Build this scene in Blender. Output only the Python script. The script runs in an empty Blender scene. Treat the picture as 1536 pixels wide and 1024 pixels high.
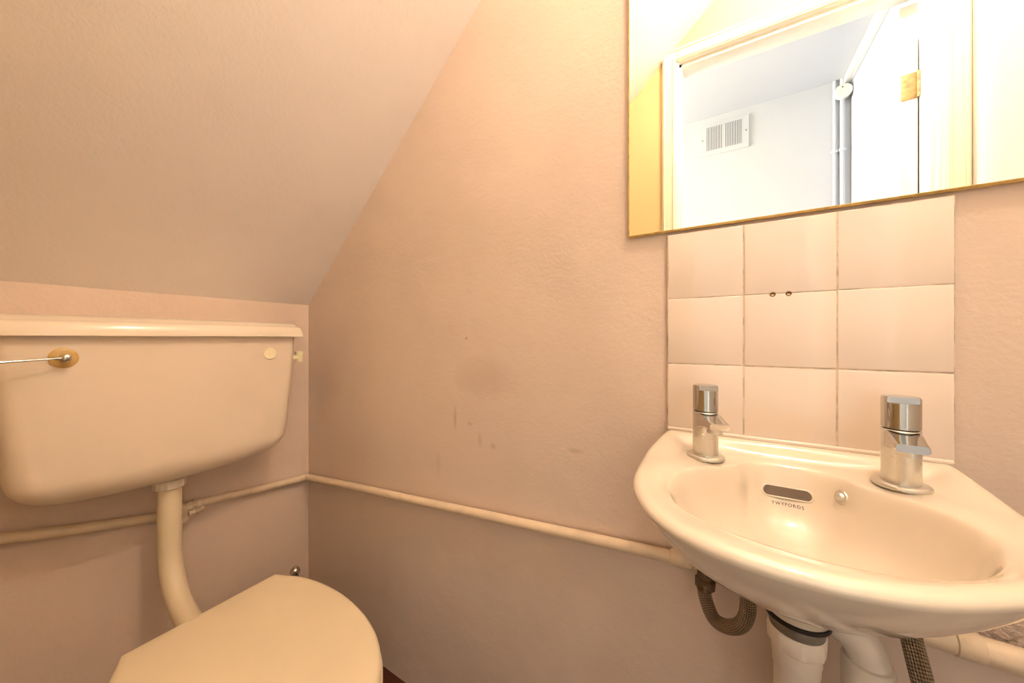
import bpy, bmesh, math, random
from mathutils import Vector, Matrix
from mathutils.bvhtree import BVHTree
random.seed(7)
sc = bpy.context.scene
COL = sc.collection
PI = math.pi
# ---------------------------------------------------------------- camera
H = 0.94
CAM = Vector((1.211, -0.654, H))
TH = math.atan(515.0 / 858.0)
cd = bpy.data.cameras.new('camera'); cam = bpy.data.objects.new('camera', cd); COL.objects.link(cam)
cam.location = CAM; cam.rotation_euler = (PI/2, 0, TH)
cd.sensor_width = 36; cd.lens = 515/1536*36; cd.shift_y = -5/1536
cd.clip_start = 0.01
sc.camera = cam
# ---------------------------------------------------------------- world and exposure
w = bpy.data.worlds.new('world'); sc.world = w; w.use_nodes = True
w.node_tree.nodes['Background'].inputs[0].default_value = (0.8, 0.88, 1, 1)
w.node_tree.nodes['Background'].inputs[1].default_value = 0.3
sc.view_settings.view_transform = 'Standard'; sc.view_settings.look = 'None'
sc.view_settings.exposure = 0.50; sc.view_settings.gamma = 1; sc.view_settings.use_curve_mapping = False
# daylight coming down the hall
def area(name, loc, rot, sx, sy, power, col):
    l = bpy.data.lights.new(name, 'AREA'); l.shape = 'RECTANGLE'; l.size = sx; l.size_y = sy
    l.energy = power; l.color = col
    o = bpy.data.objects.new(name, l); COL.objects.link(o); o.location = loc; o.rotation_euler = rot
    return o
HALL_POWER = 98; LAMP = 345.0
area('hall_daylight', (-1.40, -1.30, 1.80), (0, -PI/2, 0), 0.8, 0.7, HALL_POWER, (0.93, 0.96, 1.0))

# ---------------------------------------------------------------- materials
def srgb(r, g, b):
    f = lambda c: (c/255/12.92) if c/255 <= .04045 else ((c/255+.055)/1.055)**2.4
    return (f(r), f(g), f(b), 1)
class NT:
    def __init__(s, name):
        s.m = bpy.data.materials.new(name); s.m.use_nodes = True; s.t = s.m.node_tree
        s.b = s.t.nodes['Principled BSDF']
    def n(s, t, **kw):
        x = s.t.nodes.new(t)
        for k, v in kw.items():
            if k in x.inputs: x.inputs[k].default_value = v
            else: setattr(x, k, v)
        return x
    def l(s, a, b): s.t.links.new(a, b)
    def set(s, **kw):
        for k, v in kw.items(): s.b.inputs[k.replace('_', ' ')].default_value = v
        return s
    def noise(s, scale, detail=3, rough=.5, co=None):
        x = s.n('ShaderNodeTexNoise'); x.inputs['Scale'].default_value = scale
        x.inputs['Detail'].default_value = detail; x.inputs['Roughness'].default_value = rough
        s.l(co if co else s.coord(), x.inputs['Vector']); return x
    def coord(s):
        if not hasattr(s, 'tc'): s.tc = s.n('ShaderNodeTexCoord')
        return s.tc.outputs['Object']
    def bump(s, h, dist, strength=1.0, prev=None):
        x = s.n('ShaderNodeBump'); x.inputs['Distance'].default_value = dist; x.inputs['Strength'].default_value = strength
        s.l(h, x.inputs['Height'])
        if prev: s.l(prev.outputs[0], x.inputs['Normal'])
        s.l(x.outputs[0], s.b.inputs['Normal']); return x
    def mix(s, a, b, fac):
        x = s.n('ShaderNodeMix'); x.data_type = 'RGBA'
        for v, i in ((a, 6), (b, 7)):
            if hasattr(v, 'is_linked') or hasattr(v, 'links'): s.l(v, x.inputs[i])
            else: x.inputs[i].default_value = v
        if hasattr(fac, 'links'): s.l(fac, x.inputs[0])
        else: x.inputs[0].default_value = fac
        return x.outputs[2]
    def ramp(s, v, lo, hi):
        x = s.n('ShaderNodeMapRange'); x.inputs[1].default_value = lo; x.inputs[2].default_value = hi
        x.clamp = True; s.l(v, x.inputs[0]); return x.outputs[0]
    def math(s, op, a, b=None):
        x = s.n('ShaderNodeMath'); x.operation = op
        for v, i in ((a, 0), (b, 1)):
            if v is None: continue
            if hasattr(v, 'links'): s.l(v, x.inputs[i])
            else: x.inputs[i].default_value = v
        return x.outputs[0]
def simple(name, col, rough=.5, metal=0, coat=0, var=.04, nscale=30, bumpd=0, bscale=80):
    m = NT(name); c = srgb(*col)
    nz = m.noise(nscale)
    c2 = tuple(x*(1-var*3) for x in c[:3]) + (1,)
    m.l(m.mix(c, c2, m.ramp(nz.outputs[0], .45, .75)), m.b.inputs['Base Color'])
    m.set(Roughness=rough, Metallic=metal)
    m.b.inputs['Coat Weight'].default_value = coat; m.b.inputs['Coat Roughness'].default_value = .04
    if bumpd: m.bump(m.noise(bscale, 4).outputs[0], bumpd)
    return m.m
def painted_wall(name, col, marks=(), fine=.0005, big=.004, rough=.42, dirt=.10):
    m = NT(name); c = srgb(*col)
    n1 = m.noise(2.2, 5, .6); n2 = m.noise(7, 4)
    dark = tuple(x*(1-dirt) for x in c[:3]) + (1,)
    colr = m.mix(c, dark, m.ramp(n1.outputs[0], .42, .72))
    if marks:
        sep = m.n('ShaderNodeSeparateXYZ'); m.l(m.coord(), sep.inputs[0])
        for (mx, mz, rx, rz, amt, mc) in marks:      # old smudges on the paint
            dx = m.math('MULTIPLY', m.math('SUBTRACT', sep.outputs[0], mx), 1/rx)
            dz = m.math('MULTIPLY', m.math('SUBTRACT', sep.outputs[2], mz), 1/rz)
            r2 = m.math('ADD', m.math('MULTIPLY', dx, dx), m.math('MULTIPLY', dz, dz))
            r2 = m.math('ADD', r2, m.math('MULTIPLY', m.math('SUBTRACT', n2.outputs[0], .5), .9))
            f = m.math('MULTIPLY', m.ramp(r2, 1.0, 0.0), amt)
            colr = m.mix(colr, srgb(*mc), f)
    m.l(colr, m.b.inputs['Base Color'])
    m.set(Roughness=rough)
    m.b.inputs['Specular IOR Level'].default_value = .35
    b1 = m.bump(n2.outputs[0], big)
    if marks:                                        # broken plaster above the pipe right of the basin
        ex = m.math('MULTIPLY', m.ramp(sep.outputs[0], 1.42, 1.50), m.math('MULTIPLY', m.ramp(sep.outputs[2], .655, .61), m.ramp(sep.outputs[2], .555, .575)))
        b1 = m.bump(m.math('MULTIPLY', m.noise(38, 6, .65).outputs[0], ex), .03, 1.0, b1)
    b2 = m.bump(m.noise(140, 3, .6).outputs[0], fine, 1.0, b1)
    return m.m
PAINT = (231, 207, 189)
M = {}
M['wall'] = painted_wall('pink_beige_emulsion', PAINT, marks=[
    (.745, .845, .10, .06, .16, (150, 110, 80)), (.655, .745, .006, .035, .30, (150, 110, 80)),
    (.768, .692, .010, .010, .28, (140, 105, 80)), (.73, .70, .008, .02, .2, (150, 110, 80)),
    (.70, .735, .009, .006, .22, (150, 110, 80)), (.965, .715, .02, .006, .20, (150, 110, 80)),
    (.69, .94, .004, .004, .5, (120, 90, 70)), (.60, .62, .01, .04, .10, (150, 110, 80))])
M['wall2'] = painted_wall('pink_beige_emulsion_rough', PAINT, big=.006, fine=.0006)
M['slope'] = painted_wall('stippled_ceiling_paint', (248, 236, 228), fine=.0007, big=.002, dirt=.05)
M['doorwall'] = painted_wall('cream_wall_paint', (226, 202, 146), dirt=.04)
M['endwall'] = painted_wall('white_wall_paint', (240, 232, 222), fine=.0004, big=.002, dirt=.03)
M['hall'] = painted_wall('white_hall_paint', (212, 215, 220), fine=.0004, big=.002, rough=.5, dirt=.03)
M['floor'] = simple('brown_vinyl_floor', (76, 40, 22), .45, var=.08, nscale=9, bumpd=.001)
M['gloss'] = simple('white_gloss_paint', (244, 240, 228), .22, coat=.4, var=.02, bumpd=.0004, bscale=40)
M['cream'] = simple('cream_gloss_paint', (246, 236, 205), .3, coat=.3, var=.02)
M['pipe'] = simple('painted_pipe', (236, 212, 182), .35, coat=.2, var=.04, bumpd=.0006, bscale=60)
M['ceramic'] = simple('white_vitreous_china', (228, 213, 192), .12, coat=.8, var=.006, nscale=5)
M['cistern'] = simple('aged_ivory_plastic', (242, 222, 200), .32, coat=.12, var=.02, nscale=6, bumpd=.00015, bscale=200)
M['lid'] = simple('aged_ivory_plastic_lid', (244, 228, 206), .2, coat=.3, var=.01, nscale=6)
M['seat'] = simple('cream_plastic_seat', (238, 219, 186), .38, coat=.05, var=.015, nscale=10, bumpd=.0001, bscale=300)
M['white_plastic'] = simple('white_waste_plastic', (236, 222, 206), .4, var=.05, nscale=25)
M['cap'] = simple('pale_cream_plastic', (250, 236, 196), .35, var=.01)
M['escut'] = simple('yellowed_plastic', (216, 176, 108), .35, coat=.2, var=.05)
M['black'] = simple('black_rubber', (28, 22, 18), .5)
M['dark'] = simple('dark_cavity', (66, 56, 46), .5)  # dark brown put in for the shade of hollows, also one screw
M['slot'] = simple('slot_shade_brown', (112, 94, 76), .35)  # brown stands in for the shade inside the overflow hole
M['ink'] = simple('brown_ink', (46, 32, 26), .7)
M['grime'] = simple('limescaled_metal', (150, 140, 128), .45, metal=.7, var=.12, nscale=60)
M['brass'] = simple('tarnished_brass', (150, 118, 78), .4, metal=.9, var=.15, nscale=90)
M['hinge'] = simple('paint_worn_hinge', (196, 158, 108), .5, metal=.3, var=.15, nscale=60)
M['nickel'] = simple('tarnished_coupling', (120, 98, 74), .38, metal=.8, var=.2, nscale=120)
def chrome():
    m = NT('chrome'); m.set(Metallic=1.0, Roughness=.06); m.b.inputs['Base Color'].default_value = (.54, .52, .49, 1)
    return m.m
M['chrome'] = chrome()
def limechrome():
    m = NT('limescaled_chrome'); m.set(Metallic=1.0)
    m.b.inputs['Base Color'].default_value = (.70, .68, .63, 1)
    nz = m.noise(90, 5, .7)
    m.l(m.ramp(nz.outputs[0], .1, 1.1), m.b.inputs['Roughness'])
    return m.m
M['limechrome'] = limechrome()
def tile_mat():
    m = NT('glazed_white_tile'); nz = m.noise(3)
    m.l(m.mix(srgb(243, 226, 212), srgb(238, 218, 202), m.ramp(nz.outputs[0], .4, .7)), m.b.inputs['Base Color'])
    m.set(Roughness=.16); m.b.inputs['Coat Weight'].default_value = .6; m.b.inputs['Coat Roughness'].default_value = .05
    m.bump(m.noise(14, 2).outputs[0], .0009)
    return m.m
M['tile'] = tile_mat()
M['grout'] = simple('grout', (226, 204, 184), .8, var=.18, nscale=55)
def mirror_mat():
    m = NT('silvered_glass'); m.set(Metallic=1.0, Roughness=.004); m.b.inputs['Base Color'].default_value = (.95, .95, .94, 1)
    return m.m
M['mirror'] = mirror_mat()
M['gold'] = simple('worn_mirror_edge', (232, 198, 120), .35, metal=.35, var=.1, nscale=80)
def braid():
    m = NT('braided_steel'); m.set(Metallic=.85, Roughness=.4)
    uv = m.n('ShaderNodeTexCoord'); sep = m.n('ShaderNodeSeparateXYZ'); m.l(uv.outputs['UV'], sep.inputs[0])
    a = m.math('SINE', m.math('ADD', m.math('MULTIPLY', sep.outputs[0], 12*2*PI), m.math('MULTIPLY', sep.outputs[1], 2*PI*105)))
    b = m.math('SINE', m.math('SUBTRACT', m.math('MULTIPLY', sep.outputs[0], 12*2*PI), m.math('MULTIPLY', sep.outputs[1], 2*PI*105)))
    p = m.math('MULTIPLY', a, b)
    m.l(m.mix(srgb(92, 76, 60), srgb(182, 162, 138), m.ramp(p, -.7, .7)), m.b.inputs['Base Color'])
    m.bump(p, .0008)
    return m.m
M['braid'] = braid()
def bulb_mat():
    m = NT('warm_bulb_glass'); m.b.inputs['Base Color'].default_value = (1, .9, .7, 1)
    m.b.inputs['Emission Color'].default_value = (1.0, .865, .69, 1); m.b.inputs['Emission Strength'].default_value = LAMP
    return m.m
M['bulb'] = bulb_mat()

# ---------------------------------------------------------------- mesh helpers
def mesh_obj(name, bm, mat=None, parent=None, smooth=None, label=None):
    bmesh.ops.recalc_face_normals(bm, faces=bm.faces[:])
    me = bpy.data.meshes.new(name); bm.to_mesh(me); bm.free()
    o = bpy.data.objects.new(name, me); COL.objects.link(o)
    if mat: me.materials.append(M[mat])
    if smooth is not None:
        for p in me.polygons: p.use_smooth = True
        if smooth < 180: me.set_sharp_from_angle(angle=math.radians(smooth))
    if parent: o.parent = parent; o.matrix_parent_inverse = parent.matrix_world.inverted()
    if label: o['label'] = label
    return o
def thing(name, label, cat, loc=(0, 0, 0), group=None):
    o = bpy.data.objects.new(name, None); COL.objects.link(o); o.location = loc; o.empty_display_size = .05
    o.matrix_world = Matrix.Translation(loc)
    o['label'] = label; o['category'] = cat
    if group: o['group'] = group
    return o
def tag(o, label, cat, group=None):
    o['label'] = label; o['category'] = cat
    if group: o['group'] = group
    return o
def struct(o): o['kind'] = 'structure'; return o
def box(bm, lo, hi, bev=0, seg=2, mat=None):
    r = bmesh.ops.create_cube(bm, size=1); vs = r['verts']
    for v in vs:
        v.co = Vector([lo[i] + (v.co[i]+.5)*(hi[i]-lo[i]) for i in range(3)])
    if mat is not None:
        for v in vs: v.co = mat @ v.co
    if bev:
        es = list({e for v in vs for e in v.link_edges})
        bmesh.ops.bevel(bm, geom=es, offset=bev, segments=seg, affect='EDGES', profile=.5)
def smoothpath(pts, n=8):
    P = [Vector(p) for p in pts]; out = []
    P = [P[0]*2-P[1]] + P + [P[-1]*2-P[-2]]
    for i in range(1, len(P)-2):
        for k in range(n):
            t = k/n
            a, b, c, d = P[i-1], P[i], P[i+1], P[i+2]
            out.append(.5*((2*b)+(c-a)*t+(2*a-5*b+4*c-d)*t*t+(3*b-a-3*c+d)*t**3))
    out.append(P[-2].copy()); return out
def tube(bm, pts, r, seg=20, cap=True, uv=False, rf=None):
    pts = [Vector(p) for p in pts]
    L = [0]
    for a, b in zip(pts, pts[1:]): L.append(L[-1]+(b-a).length)
    t0 = (pts[1]-pts[0]).normalized()
    up = Vector((0, 0, 1)) if abs(t0.z) < .9 else Vector((1, 0, 0))
    nrm = t0.cross(up).normalized(); rings = []
    for i, p in enumerate(pts):
        t = ((pts[min(i+1, len(pts)-1)]-pts[max(i-1, 0)])).normalized()
        nrm = (nrm - t*nrm.dot(t)).normalized(); bn = t.cross(nrm)
        rr = rf(i/(len(pts)-1)) if rf else r
        rings.append([bm.verts.new(p+(nrm*math.cos(2*PI*k/seg)+bn*math.sin(2*PI*k/seg))*rr) for k in range(seg)])
    lay = bm.loops.layers.uv.verify() if uv else None
    for i in range(len(rings)-1):
        for k in range(seg):
            k2 = (k+1) % seg
            f = bm.faces.new((rings[i][k], rings[i][k2], rings[i+1][k2], rings[i+1][k]))
            if uv:
                q = [(k/seg, L[i]), ((k+1)/seg, L[i]), ((k+1)/seg, L[i+1]), (k/seg, L[i+1])]
                for lp, c in zip(f.loops, q): lp[lay].uv = (c[0], c[1]*1.6)
    if cap:
        bm.faces.new(rings[0]); bm.faces.new(rings[-1])
def lathe(bm, prof, origin=(0, 0, 0), axis=(0, 0, 1), seg=40, capb=True, capt=True):
    q = Vector((0, 0, 1)).rotation_difference(Vector(axis).normalized()); o = Vector(origin); rings = []
    for r, z in prof:
        rings.append([bm.verts.new(o + q @ Vector((r*math.cos(2*PI*k/seg), r*math.sin(2*PI*k/seg), z))) for k in range(seg)])
    for a, b in zip(rings, rings[1:]):
        for k in range(seg): bm.faces.new((a[k], a[(k+1) % seg], b[(k+1) % seg], b[k]))
    if capb: bm.faces.new(rings[0])
    if capt: bm.faces.new(rings[-1])
def loft(bm, rings, capb=True, capt=True):
    R = [[bm.verts.new(p) for p in r] for r in rings]; n = len(R[0])
    for a, b in zip(R, R[1:]):
        for k in range(n): bm.faces.new((a[k], a[(k+1) % n], b[(k+1) % n], b[k]))
    if capb: bm.faces.new(R[0])
    if capt: bm.faces.new(R[-1])
    return R
def quad(bm, a, b, c, d): bm.faces.new([bm.verts.new(p) for p in (a, b, c, d)])
def slab(name, pts, thick, nrm, mat, sub=0):      # thick flat panel, extruded away from the room
    bm = bmesh.new(); n = Vector(nrm)*thick
    a = [bm.verts.new(p) for p in pts]; b = [bm.verts.new(Vector(p)+n) for p in pts]
    bm.faces.new(a); bm.faces.new(b[::-1])
    for i in range(len(a)):
        j = (i+1) % len(a); bm.faces.new((a[i], a[j], b[j], b[i]))
    return mesh_obj(name, bm, mat)

# ================================================================ SETTING
XR = 1.80; YD = -0.81; CZ = 2.30; YH = -1.824
S0 = 1.053; SL = .927; XS = (CZ-S0)/SL
struct(slab('floor', [(-1.6, .1, 0), (2.0, .1, 0), (2.0, -2.0, 0), (-1.6, -2.0, 0)], .08, (0, 0, -1), 'floor'))
struct(slab('wall_left', [(0, 0, 0), (0, YD, 0), (0, YD, S0), (0, 0, S0)], .08, (-1, 0, 0), 'wall2'))
struct(slab('wall_back', [(-.08, 0, 0), (XR+.08, 0, 0), (XR+.08, 0, CZ), (XS, 0, CZ), (-.08, 0, S0-.08*SL)], .08, (0, 1, 0), 'wall'))
struct(slab('wall_right', [(XR, 0, 0), (XR, YD, 0), (XR, YD, CZ), (XR, 0, CZ)], .08, (1, 0, 0), 'endwall'))
# sloping underside of the stairs, joined to the flat ceiling
bm = bmesh.new()
prof = [(-.08, S0-.08*SL), (XS, CZ), (XR+.08, CZ), (XR+.08, CZ+.1), (-.08, CZ+.1)]
# a thin plaster lip where slope meets wall is part of the same surface
a = [bm.verts.new((x, 0.0, z)) for x, z in prof]; b = [bm.verts.new((x, YD, z)) for x, z in prof]
bm.faces.new(a); bm.faces.new(b[::-1])
for i in range(5): j = (i+1) % 5; bm.faces.new((a[i], a[j], b[j], b[i]))
struct(mesh_obj('ceiling', bm, 'slope'))
# door wall with opening
OX0, OX1, OZ = 1.072, 1.752, 1.985
bm = bmesh.new()
box(bm, (-1.5, YD-.10, 0), (OX0, YD, CZ)); box(bm, (OX0, YD-.10, OZ+.02), (OX1, YD, CZ)); box(bm, (OX1, YD-.10, 0), (XR+.08, YD, CZ))
struct(mesh_obj('wall_front', bm, 'doorwall'))
# hall beyond the door
struct(slab('wall_hall_far', [(-1.5, YH, 0), (XR+.2, YH, 0), (XR+.2, YH, 2.4), (-1.5, YH, 2.4)], .08, (0, -1, 0), 'hall'))
struct(slab('wall_hall_right', [(1.807, YD-.1, 0), (1.807, YH, 0), (1.807, YH, 2.4), (1.807, YD-.1, 2.4)], .08, (1, 0, 0), 'hall'))
struct(slab('wall_hall_left', [(-1.5, YD-.1, 0), (-1.5, YH, 0), (-1.5, YH, 2.4), (-1.5, YD-.1, 2.4)], .08, (-1, 0, 0), 'hall'))
struct(slab('ceiling.001', [(-1.5, YD-.1, 2.307), (1.9, YD-.1, 2.307), (1.9, YH, 2.307), (-1.5, YH, 2.307)], .08, (0, 0, 1), 'hall'))
# coving strip between hall ceiling and right wall, picture line on far wall
bm = bmesh.new(); box(bm, (1.775, YH, 2.27), (1.807, YD-.1, 2.307), .004)
struct(mesh_obj('trim_1', bm, 'gloss', smooth=30))
# skirting
bm = bmesh.new(); box(bm, (-1.5, YH, 0), (1.807, YH+.015, .11), .004)
struct(mesh_obj('baseboard_hall', bm, 'gloss', smooth=30))

# door frame (lining, stop, architrave)
bm = bmesh.new()
Y0, Y1 = YD+.0, YD-.10
box(bm, (OX0, Y1-.004, 0), (OX0+.012, Y0+.004, OZ), .001); box(bm, (OX1-.012, Y1-.004, 0), (OX1, Y0+.004, OZ), .001)
box(bm, (OX0, Y1-.004, OZ-.0), (OX1, Y0+.004, OZ+.02), .001)
# stop
box(bm, (OX0+.010, Y1+.04, 0), (OX0+.022, Y0-.012, OZ), .002); box(bm, (OX1-.022, Y1+.04, 0), (OX1-.010, Y0-.012, OZ), .002)
box(bm, (OX0+.010, Y1+.04, OZ-.014), (OX1-.010, Y0-.012, OZ+.002), .002)
struct(mesh_obj('trim_2', bm, 'gloss', smooth=30))
bm = bmesh.new()
def cutbox(lo, hi):          # architrave piece scribed to the slope
    q = bmesh.new(); box(q, lo, hi, .003)
    bmesh.ops.bisect_plane(q, geom=q.verts[:]+q.edges[:]+q.faces[:], plane_co=(0, 0, S0-.001), plane_no=(-SL, 0, 1), clear_outer=True)
    bmesh.ops.holes_fill(q, edges=[e for e in q.edges if e.is_boundary])
    me = bpy.data.meshes.new('tmp'); q.to_mesh(me); q.free(); bm.from_mesh(me); bpy.data.meshes.remove(me)
for (a0, a1, t) in ((0, .050, .014), (.004, .014, .018), (.038, .046, .018)):
    cutbox((OX0-a1+.004, Y0, 0), (OX0-a0+.004, Y0+t, OZ+a1))
    cutbox((OX1+a0-.004, Y0, 0), (min(OX1+a1-.004, XR-.001), Y0+t, OZ+a1))
    cutbox((OX0-a0+.004, Y0, OZ+a0), (OX1+a0-.004, Y0+t, OZ+a1))
struct(mesh_obj('trim_3', bm, 'cream', smooth=30))
# open door, hinged on the right jamb, swung out into the hall
DR = bpy.data.objects.new('door_1', None); COL.objects.link(DR)
DR.location = (1.738, YD-.102, 0); DR['kind'] = 'structure'
DR.rotation_euler = (0, 0, math.radians(4)); bpy.context.view_layer.update()
def door_box(bm, lo, hi, bev=.002): box(bm, lo, hi, bev)
bm = bmesh.new(); door_box(bm, (-.040, -.60, .012), (0, -.002, 1.975))
o = mesh_obj('door_panel', bm, 'gloss', smooth=30); o.parent = DR
bm = bmesh.new()
lathe(bm, [(.004, -.012), (.022, -.010), (.022, -.004), (.009, -.002), (.008, .02), (.018, .028), (.022, .04), (.016, .052), (.004, .056)], (-.04, -.54, 1.0), (-1, 0, 0), 24)
o = mesh_obj('door_knob', bm, 'brass', smooth=40); o.parent = DR
for hz in (1.72, .22):
    bm = bmesh.new()
    box(bm, (-.036, -.003, hz-.04), (-.002, .0005, hz+.04), .0006)
    box(bm, (-.002, -.001, hz-.04), (.014, .002, hz+.04), .0006)
    for k in range(5):
        lathe(bm, [(.0048, 0), (.0052, .001), (.0052, .0142), (.0048, .0152)], (.001, .004, hz-.04+k*.016), (0, 0, 1), 14)
    for sz in (-.025, .0, .025):
        lathe(bm, [(.0035, 0), (.003, .0008)], (-.02, .0004, hz+sz), (0, 1, 0), 12)
    o = mesh_obj('hinge', bm, 'hinge', smooth=40, label='paint-worn butt hinge'); o.parent = DR
# hall ventilation grille
vg = thing('vent_grille', 'painted white metal ventilation grille with vertical slots high on the hall wall', 'vent', (1.24, YH+.001, 2.165))
bm = bmesh.new(); vx0, vx1, vz0, vz1 = 1.114, 1.367, 2.07, 2.262
zb, zt = 2.100, 2.245
gr = ((1.150, 1.236), (1.249, 1.335))
yA, yB = YH+.001, YH+.006
box(bm, (vx0, yA, vz0), (vx1, yB, zb), .001); box(bm, (vx0, yA, zt), (vx1, yB, vz1), .001)
box(bm, (vx0, yA, zb), (gr[0][0], yB, zt)); box(bm, (gr[0][1], yA, zb), (gr[1][0], yB, zt)); box(bm, (gr[1][1], yA, zb), (vx1, yB, zt))
mesh_obj('faceplate', bm, 'hall', vg)
bm = bmesh.new()
for g0, g1 in gr:
    n = 10; st = (g1-g0)/n
    for k in range(n): box(bm, (g0+st*(k+.3), yA+.0005, zb), (g0+st*(k+.95), yB, zt))
mesh_obj('slats', bm, 'hall', vg)
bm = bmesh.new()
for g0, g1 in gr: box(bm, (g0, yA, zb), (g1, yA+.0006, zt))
mesh_obj('duct_shade_sheet', bm, 'dark', vg)  # thin dark sheet painted for the shade behind the slats
for x in (1.128, 1.353):
    bm = bmesh.new(); lathe(bm, [(.004, 0), (.004, .001), (.002, .002)], (x, yB, 2.17), (0, 1, 0), 10)
    mesh_obj('screw', bm, 'grime', vg)
# hall conduits and junction box
for i, (x, r, lb) in enumerate(((1.742, .007, 'thin white painted conduit running down the hall corner, further from the side wall'), (1.772, .010, 'white painted pipe running down the hall corner, nearest the side wall'))):
    bm = bmesh.new(); tube(bm, [(x, YH+r+.002, 0.0), (x, YH+r+.002, 2.306)], r, 14)
    p = mesh_obj('vertical_pipe', bm, 'hall', smooth=40); tag(p, lb, 'pipe')
    for z in (1.93, 1.2):
        bm = bmesh.new(); box(bm, (x-r-.005, YH+.001, z-.008), (x+r+.005, YH+2*r+.006, z+.008), .002)
        mesh_obj('pipe_clip', bm, 'hall', p, smooth=40)
jb = thing('junction_box', 'small round white junction box at the top of the hall corner pipes', 'junction box', (1.782, YH+.05, 2.22))
bm = bmesh.new(); lathe(bm, [(.036, 0), (.036, .02), (.033, .024)], (1.770, YH+.024, 2.225), (0, 1, 0), 30)
mesh_obj('cover', bm, 'gloss', jb, smooth=35)
bm = bmesh.new(); lathe(bm, [(.003, 0), (.003, .002)], (1.765, YH+.048, 2.243), (0, 1, 0), 10)
mesh_obj('screw', bm, 'dark', jb)
# warm lamp on the lavatory ceiling
LX, LY, LZ = 1.46, -.34, 2.15
lm = thing('ceiling_lamp', 'bare warm bulb in a white batten holder on the flat ceiling', 'lamp', (LX, LY, CZ))
bm = bmesh.new(); lathe(bm, [(.045, 0), (.045, -.01), (.03, -.025), (.022, -.03), (.022, -.115), (.018, -.12)], (LX, LY, CZ), (0, 0, 1), 32)
mesh_obj('lamp_holder', bm, 'gloss', lm, smooth=40)
bm = bmesh.new(); bmesh.ops.create_uvsphere(bm, u_segments=32, v_segments=20, radius=.034, matrix=Matrix.Translation((LX, LY, LZ)))
lathe(bm, [(.013, 0), (.02, -.035), (.028, -.055)], (LX, LY, CZ-.100), (0, 0, 1), 24, False, False)
mesh_obj('bulb', bm, 'bulb', lm, smooth=180)

# ================================================================ TILED SPLASHBACK
sp = thing('tiled_splashback', 'square splashback of nine glazed off-white tiles above the basin', 'splashback', (1.30, 0, .78))
X0 = 1.1365; PW = .1088; PZ = .1105; ZT = 1.1175
bm = bmesh.new(); box(bm, (X0-.001, -.0074, ZT-3*PZ), (X0+3*PW, 0, ZT), .001)
mesh_obj('grout', bm, 'grout', sp)
bm = bmesh.new()
for i in range(3):
    for j in range(3):
        dx, dz, dr = random.uniform(-.0004, .0004), random.uniform(-.0004, .0004), random.uniform(-.0004, .0004)
        x0, z0 = X0+i*PW+.0007+dx, ZT-(j+1)*PZ+.0007+dz
        box(bm, (x0, -.0080+dr, z0), (x0+PW-.0014, -.0008, z0+PZ-.0014), .0012, 3)
mesh_obj('tiles', bm, 'tile', sp, smooth=30)
for px in (1.2815, 1.3005):
    bm = bmesh.new(); lathe(bm, [(.0015, 0), (.0030, .0008), (.0036, .0004), (.0038, 0)], (px, -.0082, ZT-PZ-.001), (0, -1, 0), 18)
    mesh_obj('filled_screw_hole', bm, 'brass', sp, smooth=60, label='small filled screw hole on the grout line')

bm = bmesh.new(); box(bm, (X0, -.0105, .7825), (X0+3*PW-.001, -.0005, .7885), .002)
mesh_obj('sealant', bm, 'tile', sp, smooth=60)
# ================================================================ MIRROR
mr = thing('wall_mirror', 'large frameless rectangular mirror with a thin gold edge above the tiles', 'mirror', (1.3, 0, 1.123))
mx0, mx1, mz0, mz1 = 1.070, 1.53, 1.1225, 1.74
bm = bmesh.new(); quad(bm, (mx0+.003, -.0101, mz0+.003), (mx1-.003, -.0101, mz0+.003), (mx1-.003, -.0101, mz1-.003), (mx0+.003, -.0101, mz1-.003))
r = bmesh.ops.extrude_face_region(bm, geom=bm.faces[:])
for v in [g for g in r['geom'] if isinstance(g, bmesh.types.BMVert)]: v.co.y += .002
mesh_obj('mirror_glass', bm, 'mirror', mr)
bm = bmesh.new(); box(bm, (mx0, -.0100, mz0), (mx1, -.001, mz1), .0022, 1)
mesh_obj('mirror_edge', bm, 'gold', mr)

# ================================================================ BASIN
BC = Vector((1.290, -.175))
def catmull_closed(pts, n=10):
    out = []; N = len(pts); P = [Vector(p) for p in pts]
    for i in range(N):
        a, b, c, d = P[i-1], P[i], P[(i+1) % N], P[(i+2) % N]
        for k in range(n):
            t = k/n; out.append(.5*((2*b)+(c-a)*t+(2*a-5*b+4*c-d)*t*t+(3*b-a-3*c+d)*t**3))
    return out
def poly_radius(poly, c, ang):
    d = Vector((math.cos(ang), math.sin(ang))); best = 0
    for i in range(len(poly)):
        a = poly[i]-c; b = poly[(i+1) % len(poly)]-c; e = b-a
        den = d.x*e.y-d.y*e.x
        if abs(den) < 1e-12: continue
        t = (a.x*e.y-a.y*e.x)/den; u = (a.x*d.y-a.y*d.x)/den
        if t > 0 and -1e-6 <= u <= 1+1e-6: best = max(best, t)
    return best
outer_c = [(1.1195, -.10), (1.1185, -.16), (1.1215, -.215), (1.1340, -.262), (1.158, -.302), (1.193, -.327), (1.240, -.338),
           (1.283, -.337), (1.328, -.325), (1.376, -.297), (1.415, -.264), (1.441, -.228), (1.4560, -.182), (1.4625, -.138), (1.4635, -.10)]
spl = catmull_closed([(1.1300, -.03)] + outer_c + [(1.4630, -.03), (1.4630, -.0005), (1.1360, -.0005)], 8)
# straight back edge: use the spline only where y < -0.03
front = [p for p in spl if p.y < -.029]
outer_poly = front + [Vector((1.463, -.0008)), Vector((1.1355, -.0008))]
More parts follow.
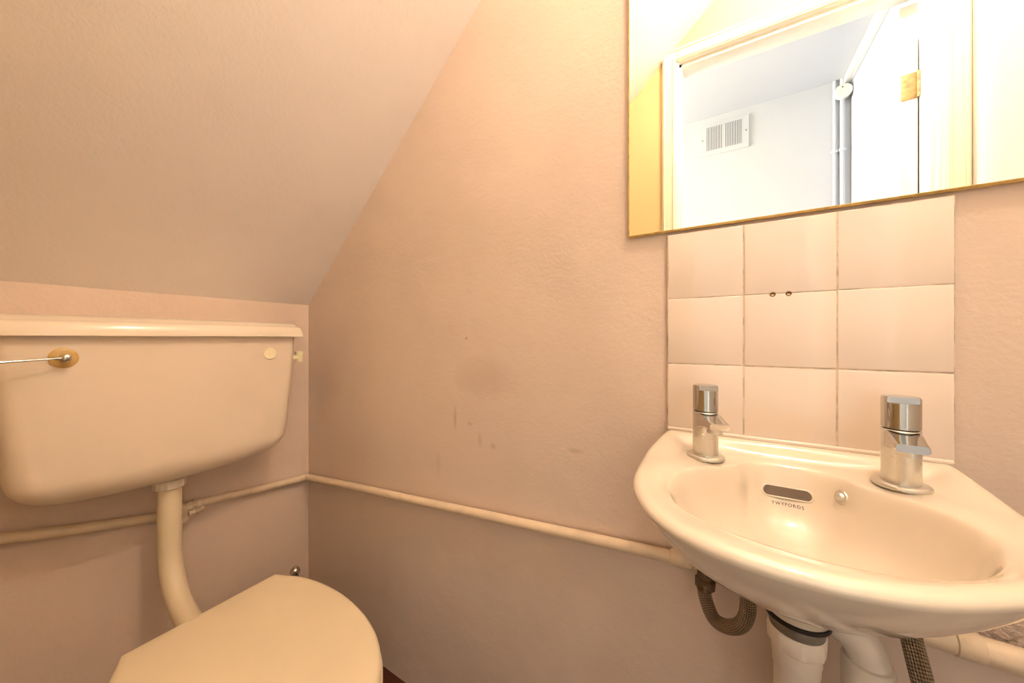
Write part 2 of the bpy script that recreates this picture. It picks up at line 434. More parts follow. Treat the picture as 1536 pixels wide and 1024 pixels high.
# order check: front is ccw from left-back round the front to right-back
inner_c = [(1.1600, -.175), (1.1590, -.215), (1.1720, -.252), (1.200, -.276), (1.2400, -.2905), (1.2850, -.2960), (1.330, -.2900),
           (1.372, -.2680), (1.4020, -.2320), (1.4170, -.190), (1.4140, -.150), (1.4000, -.122), (1.3780, -.1020), (1.3580, -.0830),
           (1.3450, -.0560), (1.3200, -.0440), (1.2930, -.0415), (1.2660, -.0440), (1.2440, -.0560), (1.2300, -.0830), (1.2060, -.1060), (1.1760, -.1350)]
inner_poly = catmull_closed(inner_c, 8)
# angular samples, with the two back corners exactly hit
NA = 288
angs = [2*PI*k/NA for k in range(NA)]
for cpt in (Vector((1.463, -.0008)), Vector((1.1355, -.0008))):
    a = math.atan2((cpt-BC).y, (cpt-BC).x) % (2*PI)
    k = min(range(NA), key=lambda q: abs(angs[q]-a)); angs[k] = a
def smoothr(v, it):
    for _ in range(it): v = [(v[i-1]+2*v[i]+v[(i+1) % len(v)])/4 for i in range(len(v))]
    return v
RO = [poly_radius(outer_poly, BC, a) for a in angs]
RI = smoothr([poly_radius(inner_poly, BC, a) for a in angs], 3)
RIs = smoothr(RI, 60)
DV = Vector((1.290, -.165)); WV = Vector((1.290, -.134))
def P2(a, r): return Vector((BC.x+math.cos(a)*r, BC.y+math.sin(a)*r))
def sstep(x, a, b):
    t = max(0, min(1, (x-a)/(b-a))); return t*t*(3-2*t)
rings = []
ZR = .773            # crest of the rim
# underside, from waste boss outwards
boss = .031
def under(f, z, fb=None):
    r = []
    for k, a in enumerate(angs):
        o = P2(a, RO[k]-.001); b = WV + Vector((math.cos(a), math.sin(a)))*boss
        p = b.lerp(o, f)
        # the wall side stays vertical against the wall
        wb = sstep(math.sin(a), .80, .98)
        zz = z
        r.append(Vector((p.x, p.y, zz)))
    return r
rings.append([Vector((WV.x+math.cos(a)*.020, WV.y+math.sin(a)*.020, .6180)) for a in angs])
rings.append([Vector((WV.x+math.cos(a)*(boss-.001), WV.y+math.sin(a)*(boss-.001), .6185)) for a in angs])
rings.append([Vector((WV.x+math.cos(a)*boss, WV.y+math.sin(a)*boss, .6200)) for a in angs])
rings.append([Vector((WV.x+math.cos(a)*(boss+.001), WV.y+math.sin(a)*(boss+.001), .658)) for a in angs])
for f, z in ((.05, .6612), (.10, .6618), (.20, .6632), (.32, .6670), (.46, .6775), (.60, .6930), (.72, .7095), (.82, .7255), (.90, .7405), (.95, .7515), (.985, .7600)):
    rings.append(under(f, z))
def topz(x, y, z):
    side = sstep(abs(x-1.297), .125, .160)          # ledge along the wall, easing out to the sides
    led = sstep(y, -.034, -.016)*(1-side) + sstep(y, -.14, -.0)*side
    return z + .0105*led
def top(inset, z, mixf=None):
    r = []
    for k, a in enumerate(angs):
        ro, ri = RO[k]-.0, RI[k]
        rr = ro - inset
        p = P2(a, rr)
        if p.y > -.0008: p.y = -.0008
        r.append(Vector((p.x, p.y, topz(p.x, p.y, z) if z > .76 else z)))
    return r
rings.append(top(.0000, .7650)); rings.append(top(.0006, .7680)); rings.append(top(.0028, .7706)); rings.append(top(.0065, .7722)); rings.append(top(.011, .7728))
INS = .011
for j in range(1, 17):
    f = j/16.0; r = []
    for k, a in enumerate(angs):
        rr = (RO[k]-INS)*(1-f) + RI[k]*f
        p = P2(a, rr)
        # gentle dish between crest and bowl edge, deck slightly lower at the taps
        z = .7726 - .0045*sstep(f, .0, .9) - .0035*sstep(p.y, -.15, -.06)*sstep(f, 0, .5)
        z -= .0035*max(0, (f-.6)/.4)**2
        r.append(Vector((p.x, p.y, topz(p.x, p.y, z))))
    rings.append(r)
last = rings[-1]
for f, dz in ((.008, .0006), (.02, .0022), (.036, .0055), (.056, .0115), (.08, .0200), (.11, .0315), (.15, .0440), (.22, .0600), (.32, .074), (.45, .085), (.6, .0935), (.75, .099), (.88, .102)):
    r = []
    for k, a in enumerate(angs):
        g = sstep(f, 0, .3)
        e = P2(a, RI[k]*(1-g)+RIs[k]*g)
        dcen = DV + Vector((math.cos(a), math.sin(a)))*.022
        p = e.lerp(dcen, f)
        r.append(Vector((p.x, p.y, last[k].z*(1-sstep(f, 0, .1)) + .765*sstep(f, 0, .1) - dz*.885)))
    rings.append(r)
rings.append([Vector((DV.x+math.cos(a)*.022, DV.y+math.sin(a)*.022, .6730)) for a in angs])
rings.append([Vector((DV.x+math.cos(a)*.020, DV.y+math.sin(a)*.020, .6705)) for a in angs])
bs = thing('wash_basin', 'small white china wall-hung hand basin with two tap holes under the tiles', 'basin', (1.29, 0, .76))
bm = bmesh.new(); loft(bm, rings)
basin = mesh_obj('basin_bowl', bm, 'ceramic', bs, smooth=180)
_bm = bmesh.new(); _bm.from_mesh(basin.data); bvh = BVHTree.FromBMesh(_bm)
def onbowl(p, d=(0, 1, 0)):
    h = bvh.ray_cast(Vector(p), Vector(d)); return h[0], h[1]
# overflow slot: raised lip, and a flat patch coloured for the shaded hole
def bowl_patch(cx, cz, sx):         # map local (u,v) on to the back wall of the bowl
    def f(u, v, off):
        loc, nrm, _, _ = bvh.ray_cast(Vector((cx+u, -.20, cz+v)), Vector((0, 1, 0)))
        if nrm.y > 0: nrm = -nrm
        return loc + nrm*off
    return f
f = bowl_patch(1.2915, .7285, 1)
bm = bmesh.new()
def capsule(L, R, n=14):
    pts = []
    for k in range(n+1): t = -PI/2+PI*k/n; pts.append((L+R*math.cos(t), R*math.sin(t)))
    for k in range(n+1): t = PI/2+PI*k/n; pts.append((-L+R*math.cos(t), R*math.sin(t)))
    return pts
c0 = capsule(.0205, .0058); rr = []
for sc_, off in ((1.28, -.0004), (1.2, .0005), (1.08, .0007), (1.0, .0003)):
    rr.append([f(u*(1+(sc_-1)*.35), v*sc_, off) for u, v in c0])
loft(bm, rr, False, False)
mesh_obj('overflow_lip', bm, 'ceramic', bs, smooth=180)
bm = bmesh.new()
rr = [[f(u*(1-.1*k*.25), v*(1-.25*k), .0004) for u, v in c0] for k in range(4)]
loft(bm, rr, False, True)
mesh_obj('overflow_slot', bm, 'slot', bs, smooth=180, label='overflow slot, hole shade painted as a dark patch')
# chain stay stud
loc, nrm, _, _ = bvh.ray_cast(Vector((1.3440, -.20, .7400)), Vector((0, 1, 0)))
if nrm.y > 0: nrm = -nrm
bm = bmesh.new(); lathe(bm, [(.0088, -.001), (.0086, .0012), (.0070, .0024), (.0058, .0020), (.0050, .0040), (.003, .0056), (.0008, .006)], loc, nrm, 24)
mesh_obj('chain_stay', bm, 'limechrome', bs, smooth=60, label='small chrome chain stay stud')
# maker's lettering
tc = bpy.data.curves.new('t', 'FONT'); tc.body = 'TWYFORDS'; tc.size = .0056; tc.align_x = 'CENTER'; tc.extrude = 0
tc.space_character = 1.25
to = bpy.data.objects.new('t', tc); COL.objects.link(to); bpy.context.view_layer.update()
tm = bpy.data.meshes.new_from_object(to.evaluated_get(bpy.context.evaluated_depsgraph_get()))
bpy.data.objects.remove(to)
f2 = bowl_patch(1.2915, .7125, 1)
bm = bmesh.new(); bm.from_mesh(tm)
for v in bm.verts:
    v.co = f2(v.co.x*1.0, v.co.y*.9, .00035)
bm.normal_update()
mesh_obj('maker_lettering', bm, 'ink', bs, label='small dark printed maker lettering')
# waste outlet in bowl
bm = bmesh.new(); lathe(bm, [(.0225, .0), (.0215, .0025), (.017, .002), (.0155, -.004), (.012, -.005), (.001, -.005)], (DV.x, DV.y, .6722), (0, 0, 1), 32)
mesh_obj('waste_ring', bm, 'chrome', bs, smooth=50)

# ---------------------------------------------------------------- pillar taps
def make_tap(loc, yaw, label):
    t = thing('pillar_tap', label, 'tap', (0, 0, 0), 'basin taps')
    R = .0165
    bm = bmesh.new(); lathe(bm, [(.0245, 0), (.0250, .001), (.0248, .0035), (.0225, .0055), (.017, .006)], (0, 0, 0), (0, 0, 1), 48)
    mesh_obj('base_flange', bm, 'limechrome', t, smooth=50)
    bm = bmesh.new(); lathe(bm, [(R-.0004, .004), (R, .006), (R, .0665), (R-.0006, .0672)], (0, 0, 0), (0, 0, 1), 56)
    mesh_obj('tap_body', bm, 'limechrome', t, smooth=40)
    bm = bmesh.new(); lathe(bm, [(R-.0022, .066), (R-.0022, .0692)], (0, 0, 0), (0, 0, 1), 40)
    mesh_obj('joint_ring', bm, 'dark', t, smooth=40)
    # handle: cylinder whose front is sliced by a slanting flat below the cap
    bm = bmesh.new(); seg = 56; zs = [.0688, .0694] + [.080, .090, .0975, .0985, .0989, .0991, .1000, .1035, .1052, .1060]
    rings = []
    for z in zs:
        rad = R if z < .104 else (R-.0006 if z < .1056 else R-.0016)
        if z < .069: rad = R-.0005
        ring = []
        cut = -R*2 if z < .0990 else -R*.62
        for k in range(seg):
            x, y = rad*math.cos(2*PI*k/seg), rad*math.sin(2*PI*k/seg)
            if y < cut: y = cut
            ring.append(Vector((x, y, z)))
        rings.append(ring)
    loft(bm, rings)
    mesh_obj('tap_handle', bm, 'chrome', t, smooth=28)
    # spout
    bm = bmesh.new()
    secs = []
    for (y, zt, zb, hw) in ((-.004, .0666, .044, .0150), (-.014, .0664, .0460, .0146), (-.024, .0640, .0482, .0140), (-.034, .0608, .0492, .0136), (-.0420, .0590, .0495, .0134)):
        ring = []; rad = .0035
        for (sx, sz, a0) in ((1, 1, 0), (-1, 1, 90), (-1, -1, 180), (1, -1, 270)):
            for q in range(5):
                a = math.radians(a0+q*22.5)
                cz = (zt-rad) if sz > 0 else (zb+rad)
                ring.append(Vector((sx*(hw-rad)+rad*math.cos(a), y, cz+rad*math.sin(a))))
        secs.append(ring)
    # rounded nose
    nose = []
    for v in secs[-1]: nose.append(Vector((v.x*.93, v.y-.0018, (v.z-.054)*.92+.054)))
    secs.append(nose)
    loft(bm, secs)
    sp_ = mesh_obj('spout', bm, 'chrome', t, smooth=32)
    bm = bmesh.new(); lathe(bm, [(.0085, .0430), (.0098, .0435), (.0100, .0500), (.0095, .0505)], (0, -.0300, 0), (0, 0, 1), 32)
    mesh_obj('aerator', bm, 'limechrome', sp_, smooth=40)
    t.location = loc; t.rotation_euler = (0, 0, yaw)
    return t
bpy.context.view_layer.update()
make_tap((1.1950, -.0745, .7655), math.radians(24), 'chrome pillar tap on the left of the basin, beside the wall-pipe end')
make_tap((1.3960, -.0700, .7655), math.radians(-6), 'chrome pillar tap on the right of the basin, nearer the camera')

# ---------------------------------------------------------------- waste trap
wt = thing('waste_trap', 'white plastic waste trap with ribbed nut hanging under the basin', 'waste trap', (WV.x, WV.y, .40))
bm = bmesh.new(); lathe(bm, [(.027, 0.6125), (.0315, 0.6140), (.0318, 0.6185), (.030, 0.6192)], (WV.x, WV.y, 0), (0, 0, 1), 48)
mesh_obj('rubber_washer', bm, 'black', wt, smooth=40)
bm = bmesh.new(); lathe(bm, [(.0235, 0.5960), (.0258, 0.5980), (.0275, 0.6100), (.0270, 0.6135)], (WV.x, WV.y, 0), (0, 0, 1), 48)
mesh_obj('lock_nut', bm, 'grime', wt, smooth=40, label='grimy grey lock nut')
bm = bmesh.new(); seg = 96; rings = []
for r, z in ((.0245, 0.6010), (.0268, 0.5995), (.0274, 0.5975), (.0268, 0.5810), (.0250, 0.5785), (.0240, 0.5780)):
    rings.append([Vector((WV.x+(r+(.0009*(1 if (k//3) % 4 == 0 else 0) if 0.5800 < z < 0.5985 else 0))*math.cos(2*PI*k/seg), WV.y+(r+(.0009*(1 if (k//3) % 4 == 0 else 0) if 0.5800 < z < 0.5985 else 0))*math.sin(2*PI*k/seg), z)) for k in range(seg)])
loft(bm, rings); mesh_obj('ribbed_nut', bm, 'white_plastic', wt, smooth=35)
bm = bmesh.new()
lathe(bm, [(.0236, 0.5795), (.0236, 0.5660), (.0226, 0.5645), (.0226, 0.5540), (.0214, 0.5520), (.0214, 0.5060)], (WV.x, WV.y, 0), (0, 0, 1), 48)
uleg = Vector((1.303, -.064, 0)); dleg = Vector((1.362, -.092, 0))
path = [(WV.x, WV.y, 0.5160), (WV.x, WV.y, 0.4460)]
c1 = (WV.x+uleg.x)/2, (WV.y+uleg.y)/2
for k in range(1, 12):
    t = k/12; path.append((WV.x+(uleg.x-WV.x)*(1-math.cos(PI*t))/2, WV.y+(uleg.y-WV.y)*(1-math.cos(PI*t))/2, 0.4460-.035*math.sin(PI*t)))
path += [(uleg.x, uleg.y, 0.4460), (uleg.x, uleg.y, 0.5610)]
for k in range(1, 14):
    t = k/14; path.append((uleg.x+(dleg.x-uleg.x)*(1-math.cos(PI*t))/2, uleg.y+(dleg.y-uleg.y)*(1-math.cos(PI*t))/2, 0.5610+.029*math.sin(PI*t)))
path += [(dleg.x, dleg.y, 0.5610), (dleg.x, dleg.y, 0.5060)]
tube(bm, path, .0195, 32)
mesh_obj('trap_pipe', bm, 'white_plastic', wt, smooth=40)
bm = bmesh.new(); lathe(bm, [(.0200, 0.5620), (.0225, 0.5610), (.0232, 0.5590), (.0225, 0.5570), (.0232, 0.5550), (.0232, 0.5260), (.021, 0.5240)], (dleg.x, dleg.y, 0), (0, 0, 1), 40)
mesh_obj('outlet_collar', bm, 'white_plastic', wt, smooth=40)
bm = bmesh.new(); tube(bm, [(dleg.x, dleg.y, 0.5260), (dleg.x, dleg.y, .16)] + smoothpath([(dleg.x, dleg.y, .14), (dleg.x, dleg.y+.02, .115), (dleg.x, dleg.y+.05, .11)], 5) + [(dleg.x, 0.0, .11)], .0185, 28)
mesh_obj('outlet_pipe', bm, 'white_plastic', wt, smooth=40)

# ---------------------------------------------------------------- braided hoses
ho = thing('braided_hose', 'braided steel tap hose looping from a coupling beneath the left side of the basin', 'hose', (1.195, -.045, .56), 'tap connector hoses')
bm = bmesh.new()
hp = smoothpath([(1.193, -.052, .568), (1.1940, -.056, .549), (1.205, -.070, .5300), (1.222, -.086, .536), (1.238, -.097, .554), (1.245, -.100, .580), (1.242, -.096, .615), (1.232, -.090, .645)], 10)
tube(bm, hp, .0094, 24, uv=True)
mesh_obj('braided_sleeve', bm, 'braid', ho, smooth=180)
bm = bmesh.new(); tube(bm, hp[1:7], .0103, 20); mesh_obj('crimp_ferrule', bm, 'nickel', ho, smooth=40)
bm = bmesh.new(); lathe(bm, [(.010, 0), (.0135, .002), (.0140, .016), (.0115, .018), (.0115, .026), (.0125, .027), (.0120, .040)], (1.1935, -.050, .555), (.05, .05, 1), 6)
mesh_obj('coupling_nut', bm, 'nickel', ho, smooth=20, label='dark tarnished coupling nut')
h2 = thing('braided_hose', 'braided steel tap hose hanging down under the right side of the basin', 'hose', (1.4, -.1, .3), 'tap connector hoses')
bm = bmesh.new()
tube(bm, smoothpath([(1.396, -.072, .66), (1.394, -.095, .62), (1.394, -.118, .59), (1.397, -.126, .565), (1.405, -.122, .52), (1.418, -.108, .46), (1.432, -.08, .40), (1.436, -.045, .35), (1.436, -.02, .32)], 10), .0092, 24, uv=True)
mesh_obj('braided_sleeve', bm, 'braid', h2, smooth=180)
bm = bmesh.new(); lathe(bm, [(.009, 0), (.0118, .002), (.0118, .02), (.009, .022)], (1.436, -.024, .322), (0, 1, -.3), 6)
mesh_obj('coupling_nut', bm, 'nickel', h2, smooth=20)

# ---------------------------------------------------------------- painted pipes on the walls
RP = .0105
pp = thing('wall_pipe', 'thin painted pipe running from the corner across the bare wall to the basin', 'pipe', (0.6, -.02, .5), 'painted pipes on the walls')
bm = bmesh.new()
yo = -RP-.004
pts = [(.012, -.032, .4705), (.020, -.0175, .4708), (.034, yo, .4722)]
tube(bm, smoothpath(pts, 6) + [(.25, yo, .493), (.50, yo-.001, .5145), (.786, yo, .5395), (1.0, yo, .5575), (1.150, yo, .5695)], RP, 22)
mesh_obj('pipe_run', bm, 'pipe', pp, smooth=60)
bm = bmesh.new(); lathe(bm, [(.0118, 0), (.0135, .002), (.0135, .022), (.012, .024)], (1.142, yo, .5690), (1, 0, .08), 24)
tube(bm, [(1.163, yo, .5705), (1.180, yo-.004, .5735), (1.190, yo-.012, .5735), (1.194, yo-.024, .573)], .0115, 18)
mesh_obj('elbow_joint', bm, 'pipe', pp, smooth=50)
bm = bmesh.new(); lathe(bm, [(.0085, 0), (.0085, .002), (.0065, .003)], (1.168, yo-.0105, .5725), (0, -1, .15), 18)
mesh_obj('blank_cap', bm, 'pipe', pp, smooth=50)
for x in (.62,):
    pass
p2 = thing('wall_pipe', 'painted pipe on the cistern wall running from the corner to behind the flush pipe', 'pipe', (0.02, -.2, .47), 'painted pipes on the walls')
bm = bmesh.new(); xo = RP+.004
tube(bm, smoothpath([(.012, -.032, .4705), (.0120, -.045, .4705), (xo, -.075, .4740)], 6) + [(xo, -.20, .4860), (xo, -.300, .498)], RP, 22)
mesh_obj('pipe_run', bm, 'pipe', p2, smooth=60)
bm = bmesh.new(); lathe(bm, [(.0115, 0), (.0148, .003), (.0148, .012), (.0125, .015), (.0125, .024), (.0105, .026)], (xo+.001, -.292, .4965), (0, -1, .08), 8)
mesh_obj('compression_nut', bm, 'pipe', p2, smooth=30)
p3 = thing('wall_pipe', 'lower painted pipe with a tee stub running left behind the flush pipe', 'pipe', (0.02, -.4, .5), 'painted pipes on the walls')
bm = bmesh.new()
tube(bm, [(xo+.001, -.335, .488), (xo, -.42, .5045), (xo, -.50, .524), (xo, -.60, .551), (xo, -.80, .604)], RP+.0005, 22)
mesh_obj('pipe_run', bm, 'pipe', p3, smooth=60)
bm = bmesh.new(); box(bm, (.004, -.350, .470), (.034, -.322, .512), .006, 3)
tube(bm, [(xo+.002, -.336, .480), (xo+.002, -.300, .4800), (xo+.002, -.286, .4805)], .0075, 16)
lathe(bm, [(.009, 0), (.0125, .002), (.0125, .014), (.010, .016)], (xo+.004, -.322, .481), (0, 1, 0), 8)
lathe(bm, [(.0085, 0), (.0125, .002), (.0125, .012), (.010, .014)], (xo+.004, -.322, .498), (.3, 1, 0), 8)
lathe(bm, [(.006, 0), (.009, .002), (.009, .012), (.007, .014)], (xo+.016, -.334, .478), (1, .2, -.3), 8)
mesh_obj('tee_valve', bm, 'pipe', p3, smooth=40)
p4 = thing('wall_pipe', 'thicker painted pipe leaving the basin towards the right wall', 'pipe', (1.6, -.02, .57), 'painted pipes on the walls')
bm = bmesh.new(); tube(bm, [(1.38, -.020, .5745), (1.50, -.020, .5715), (1.798, -.020, .565)], .0145, 24)
mesh_obj('pipe_run', bm, 'pipe', p4, smooth=60)
bm = bmesh.new(); lathe(bm, [(.0145, 0), (.0158, .001), (.0158, .022), (.0147, .023)], (1.455, -.020, .5728), (1, 0, -.02), 28)
mesh_obj('pipe_socket', bm, 'pipe', p4, smooth=50)

# ================================================================ CISTERN
CY0, CW = -.3705, .2440          # centre along the wall and half width
def cis_ring(z, hw, dep, bow, rc=.03, back=.006, n=14, off=0):
    pts = []                     # closed outline in plan, from back right clockwise
    # front bowed edge from right (+y) to left (-y)
    xe = dep-bow
    # right side going out from wall
    pts.append((back, CY0+hw)); 
    for k in range(1, 5): pts.append((back+(xe-rc-back)*k/5, CY0+hw))
    for k in range(0, 9):
        a = PI/2*k/8
        pts.append((xe-rc+rc*math.sin(a)*1.0, CY0+hw-rc+rc*math.cos(a)))
    m = 40
    for k in range(1, m):
        u = 1-2*k/m; y = u*(hw-rc)
        pts.append((xe+bow*(1-(abs(u))**2.2), CY0+y))
    for k in range(0, 9):
        a = PI/2*(1-k/8)
        pts.append((xe-rc+rc*math.sin(a), CY0-hw+rc-rc*math.cos(a)))
    for k in range(4, 0, -1): pts.append((back+(xe-rc-back)*k/5, CY0-hw))
    pts.append((back, CY0-hw))
    for k in range(1, 10): pts.append((back, CY0-hw+2*hw*k/10))
    return [Vector((x, y, z)) for x, y in pts]
ci = thing('toilet_cistern', 'ivory low-level toilet cistern fixed to the left wall beneath the slope', 'cistern', (0, CY0, .62))
bm = bmesh.new(); rings = []
ztop, zbot = .946, .616
def hwz(z):
    t = (ztop-z)/(ztop-zbot); return CW - .010*t - .012*t*t
def depz(z):
    t = (ztop-z)/(ztop-zbot); return .196 - .010*t
for z in (zbot,):
    rings.append(cis_ring(z, hwz(z)-.075, depz(z)-.052, .012, .05))
for a in (12, 25, 38, 50, 62, 74, 84):
    r_ = math.radians(a); z = zbot+.062*(1-math.cos(r_)) ; ins = .075*(1-math.sin(r_))
    rings.append(cis_ring(z, hwz(z)-ins, depz(z)-ins*.68, .014, .05-.012*a/90))
for z in (.690, .72, .76, .80, .84, .88, .92, ztop):
    rings.append(cis_ring(z, hwz(z), depz(z), .016+.004*(z-.69)/.26, .036-.016*(z-.69)/.26))
loft(bm, rings)
mesh_obj('cistern_body', bm, 'cistern', ci, smooth=50)
bm = bmesh.new(); rings = []
LW = CW+.0165
for z, e, d in ((.9440, -.006, -.004), (.9436, .0, .0), (.9445, .0015, .0015), (.9540, .0005, .0010), (.9670, -.0030, -.003), (.9700, -.0045, -.006), (.9722, -.0060, -.016), (.9755, -.0070, -.022), (.9795, -.0080, -.030), (.9830, -.0095, -.042), (.9842, -.0130, -.055), (.9845, -.03, -.08)):
    rings.append(cis_ring(z, LW+e, .212+d, .026, .014 if e > -.02 else .01, back=.003))
loft(bm, rings)
mesh_obj('cistern_lid', bm, 'lid', ci, smooth=35)
def front_x(y, z):      # position of the front face
    u = (y-CY0)/(hwz(z)-.03); b = .016+.004*(z-.69)/.26
    return depz(z)-b + b*(1-min(1, abs(u))**2.2)
# blanking cap
bx = front_x(-.198, .8985)
bm = bmesh.new(); lathe(bm, [(.0150, -.002), (.0155, .0018), (.0143, .003), (.001, .0032)], (bx, -.200, .8985), (1, .02, .02), 36)
mesh_obj('blanking_cap', bm, 'cap', ci, smooth=40, label='pale round blanking cap')
# lever
lx = front_x(-.537, .904)
bm = bmesh.new(); lathe(bm, [(.0188, -.001), (.0188, .0012), (.0165, .003), (.010, .0042), (.008, .0044)], (lx, -.5365, .904), (1, 0, 0), 44)
lev = mesh_obj('flush_escutcheon', bm, 'escut', ci, smooth=40, label='yellowed plastic disc behind the flush lever')
bm = bmesh.new(); lathe(bm, [(.0075, 0), (.0075, .006), (.0065, .016), (.006, .021), (.003, .0225)], (lx+.003, -.5365, .904), (1, 0, 0), 28)
tube(bm, smoothpath([(lx+.020, -.5350, .904), (lx+.021, -.5430, .9038), (lx+.022, -.560, .9028), (lx+.025, -.60, .9005), (lx+.028, -.64, .898)], 6), .004, 16, rf=lambda t: .0050-.0030*min(1, t*2.2)+.0014*max(0, t-.7))
mesh_obj('flush_lever', bm, 'chrome', ci, smooth=50, label='slim chrome flush lever')
# inlet / overflow stub on the side of the cistern
bm = bmesh.new()
ys = CY0+hwz(.885)
lathe(bm, [(.011, -.004), (.011, .004), (.008, .005), (.008, .034)], (.130, ys, .882), (0, 1, 0), 24)
lathe(bm, [(.0085, -.010), (.0095, -.009), (.0100, .004), (.0108, .010), (.0122, .0205), (.0118, .0215), (.0095, .0212), (.009, .012)], (.130, -.097, .879), (0, 0, 1), 28)
mesh_obj('overflow_connector', bm, 'cap', ci, smooth=40, label='small cream overflow connector on the cistern side')

# flush pipe
FX, FY = .105, -.376
fp = thing('flush_pipe', 'cream plastic flush pipe curving from cistern down to the toilet pan', 'pipe', (FX, FY, .35))
bm = bmesh.new(); seg = 64; rings = []
for r, z in ((.0265, .590), (.0285, .592), (.0288, .6090), (.0270, .6110)):
    rings.append([Vector((FX+(r*(1+.02*math.cos(16*2*PI*k/seg)))*math.cos(2*PI*k/seg), FY+(r*(1+.02*math.cos(16*2*PI*k/seg)))*math.sin(2*PI*k/seg), z)) for k in range(seg)])
loft(bm, rings)
lathe(bm, [(.024, .608), (.024, .622)], (FX, FY, 0), (0, 0, 1), 32)
mesh_obj('flush_pipe_nut', bm, 'white_plastic', fp, smooth=30, label='white ribbed nut')
bm = bmesh.new()
path = [(FX, FY, .60), (FX, FY, .55), (FX, FY, .50), (FX, FY, .455)]
for k in range(1, 15):
    a = math.radians(78*k/14); R_ = .125
    path.append((FX+R_*(1-math.cos(a)), FY, .455-R_*math.sin(a)))
e = Vector(path[-1]); dv = Vector((math.sin(math.radians(78)), 0, -math.cos(math.radians(78))))
path += [e+dv*.04, e+dv*.10]
tube(bm, path, .0215, 32)
mesh_obj('flush_tube', bm, 'seat', fp, smooth=60)
bm = bmesh.new(); e2 = e+dv*.055
lathe(bm, [(.022, 0), (.027, .003), (.031, .03), (.031, .045)], e2, dv, 32)
mesh_obj('rubber_cone', bm, 'white_plastic', fp, smooth=50)

# ================================================================ TOILET PAN
TY = -.381
tp = thing('toilet', 'cream closed toilet below the cistern, only its lid top in view', 'toilet', (.45, TY, 0))
def egg(z, x0, x1, hw, back=.7, n=72, flat=True):
    """D-shaped outline: straight back at x0, round front at x1"""
    pts = []
    xm = x0+(x1-x0)*.42
    for k in range(n):
        a = 2*PI*k/n
        c, s = math.cos(a), math.sin(a)
        if c >= 0:
            e = 2/2.15; x = xm+(x1-xm)*abs(c)**e; y = hw*math.copysign(abs(s)**e, s)
        else:
            e = 2/3.6; x = xm-(xm-x0)*abs(c)**e
            y = hw*math.copysign(abs(s)**(2/2.6), s)
        pts.append(Vector((x, TY+y, z)))
    return pts
# lid outline taken as straight back + curved sides
def lid_ring(z, ins=0, n=10):
    half = [(.352, .118), (.372, .126), (.410, .143), (.455, .154), (.515, .1600), (.575, .1580), (.635, .1480), (.690, .1290), (.735, .1010), (.768, .0660), (.784, .0300), (.788, 0)]
    pts = []
    def ins_pt(i):
        x, y = half[i]; c = Vector((.56, 0)); v = Vector((x, y)); d = (v-c)
        return v - d.normalized()*ins
    P = [ins_pt(i) for i in range(len(half))]
    full = [Vector((p.x, p.y)) for p in P] + [Vector((p.x, -p.y)) for p in P[-2::-1]]
    sm = []
    Q = [full[0]] + full + [full[-1]]
    for i in range(1, len(Q)-2):
        a, b, c, d = Q[i-1], Q[i], Q[i+1], Q[i+2]
        for k in range(6):
            t = k/6; sm.append(.5*((2*b)+(c-a)*t+(2*a-5*b+4*c-d)*t*t+(3*b-a-3*c+d)*t**3))
    sm.append(full[-1])
    for k in range(1, 8):
        sm.append(full[-1].lerp(full[0], k/8))
    return [Vector((p.x, TY+p.y, z)) for p in sm]
bm = bmesh.new()
loft(bm, [lid_ring(.3925, .006), lid_ring(.3930, .002), lid_ring(.396, 0), lid_ring(.4035, .0), lid_ring(.4075, .0025), lid_ring(.4095, .006), lid_ring(.4105, .014), lid_ring(.4110, .03)])
sl = mesh_obj('toilet_lid', bm, 'seat', tp, smooth=50)
bm = bmesh.new()
loft(bm, [lid_ring(.372, .006), lid_ring(.373, .0), lid_ring(.378, -.003), lid_ring(.387, -.003), lid_ring(.391, .002), lid_ring(.392, .008)])
mesh_obj('toilet_seat', bm, 'seat', tp, smooth=50)
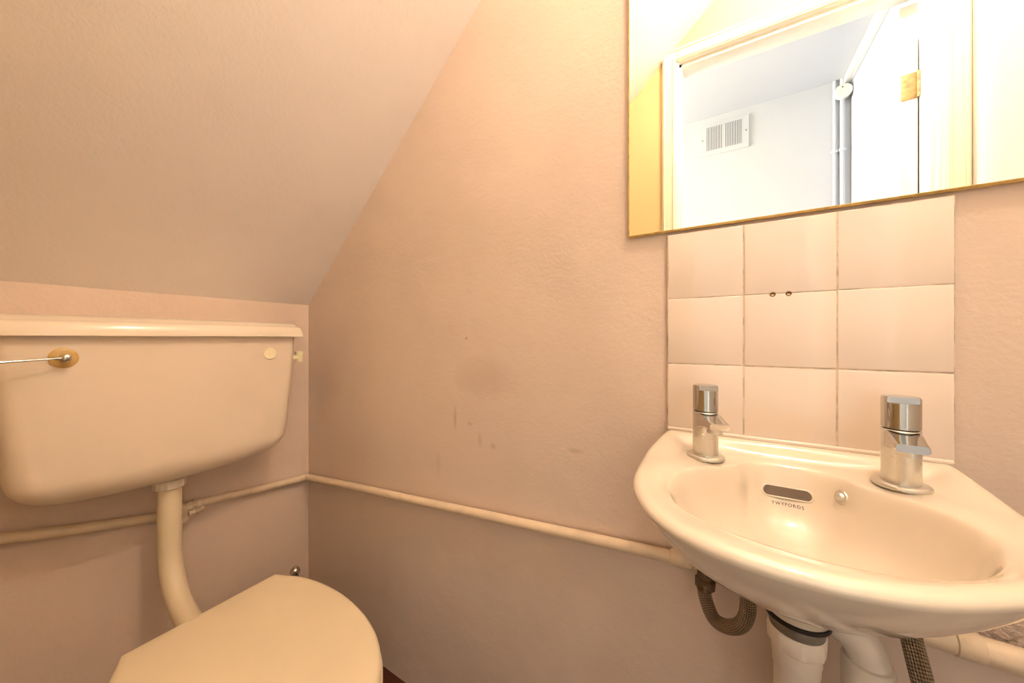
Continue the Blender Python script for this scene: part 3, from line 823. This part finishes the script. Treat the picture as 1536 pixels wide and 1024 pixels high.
for s in (-1, 1):
    bm = bmesh.new(); lathe(bm, [(.012, 0), (.012, .018), (.010, .020)], (.368, TY+s*.078, .3715), (0, 0, 1), 24)
    tube(bm, [(.368, TY+s*.078-.022, .383), (.368, TY+s*.078+.022, .383)], .008, 18)
    mesh_obj('seat_hinge', bm, 'seat', tp, smooth=50)
bm = bmesh.new(); rings = []
for z, x0, x1, hw in ((0, .30, .62, .115), (.008, .30, .622, .117), (.03, .315, .615, .110), (.10, .315, .60, .098), (.17, .31, .625, .105), (.24, .325, .69, .135), (.30, .345, .745, .155), (.345, .352, .768, .160), (.365, .356, .772, .163), (.371, .360, .768, .160)):
    rings.append(egg(z, x0, x1, hw))
rings.append(egg(.371, .40, .735, .13)); rings.append(egg(.33, .42, .72, .115)); rings.append(egg(.24, .45, .66, .08)); rings.append(egg(.20, .48, .60, .04))
loft(bm, rings)
mesh_obj('toilet_pan', bm, 'ceramic', tp, smooth=50)
bm = bmesh.new(); tube(bm, [(.27, TY, .24), (.18, TY, .17), (.05, TY, .12), (-.0, TY, .12)], .05, 28)
mesh_obj('soil_connector', bm, 'white_plastic', tp, smooth=50)

# toilet brush in the corner
tb = thing('toilet_brush', 'chrome ball-topped toilet brush standing in the corner behind the toilet lid', 'toilet brush', (.262, -.176, 0))
bx_, by_ = .262, -.176
bm = bmesh.new(); bmesh.ops.create_uvsphere(bm, u_segments=28, v_segments=18, radius=.0120, matrix=Matrix.Translation((bx_, by_, .330)))
mesh_obj('ball_finial', bm, 'chrome', tb, smooth=180)
bm = bmesh.new(); lathe(bm, [(.008, .21), (.0065, .24), (.0065, .312), (.009, .317), (.007, .321)], (bx_, by_, 0), (0, 0, 1), 24)
mesh_obj('brush_handle', bm, 'chrome', tb, smooth=50)
bm = bmesh.new(); lathe(bm, [(.046, 0), (.047, .004), (.047, .20), (.042, .212), (.012, .220), (.010, .222)], (bx_, by_, 0), (0, 0, 1), 40)
mesh_obj('brush_holder', bm, 'chrome', tb, smooth=40)
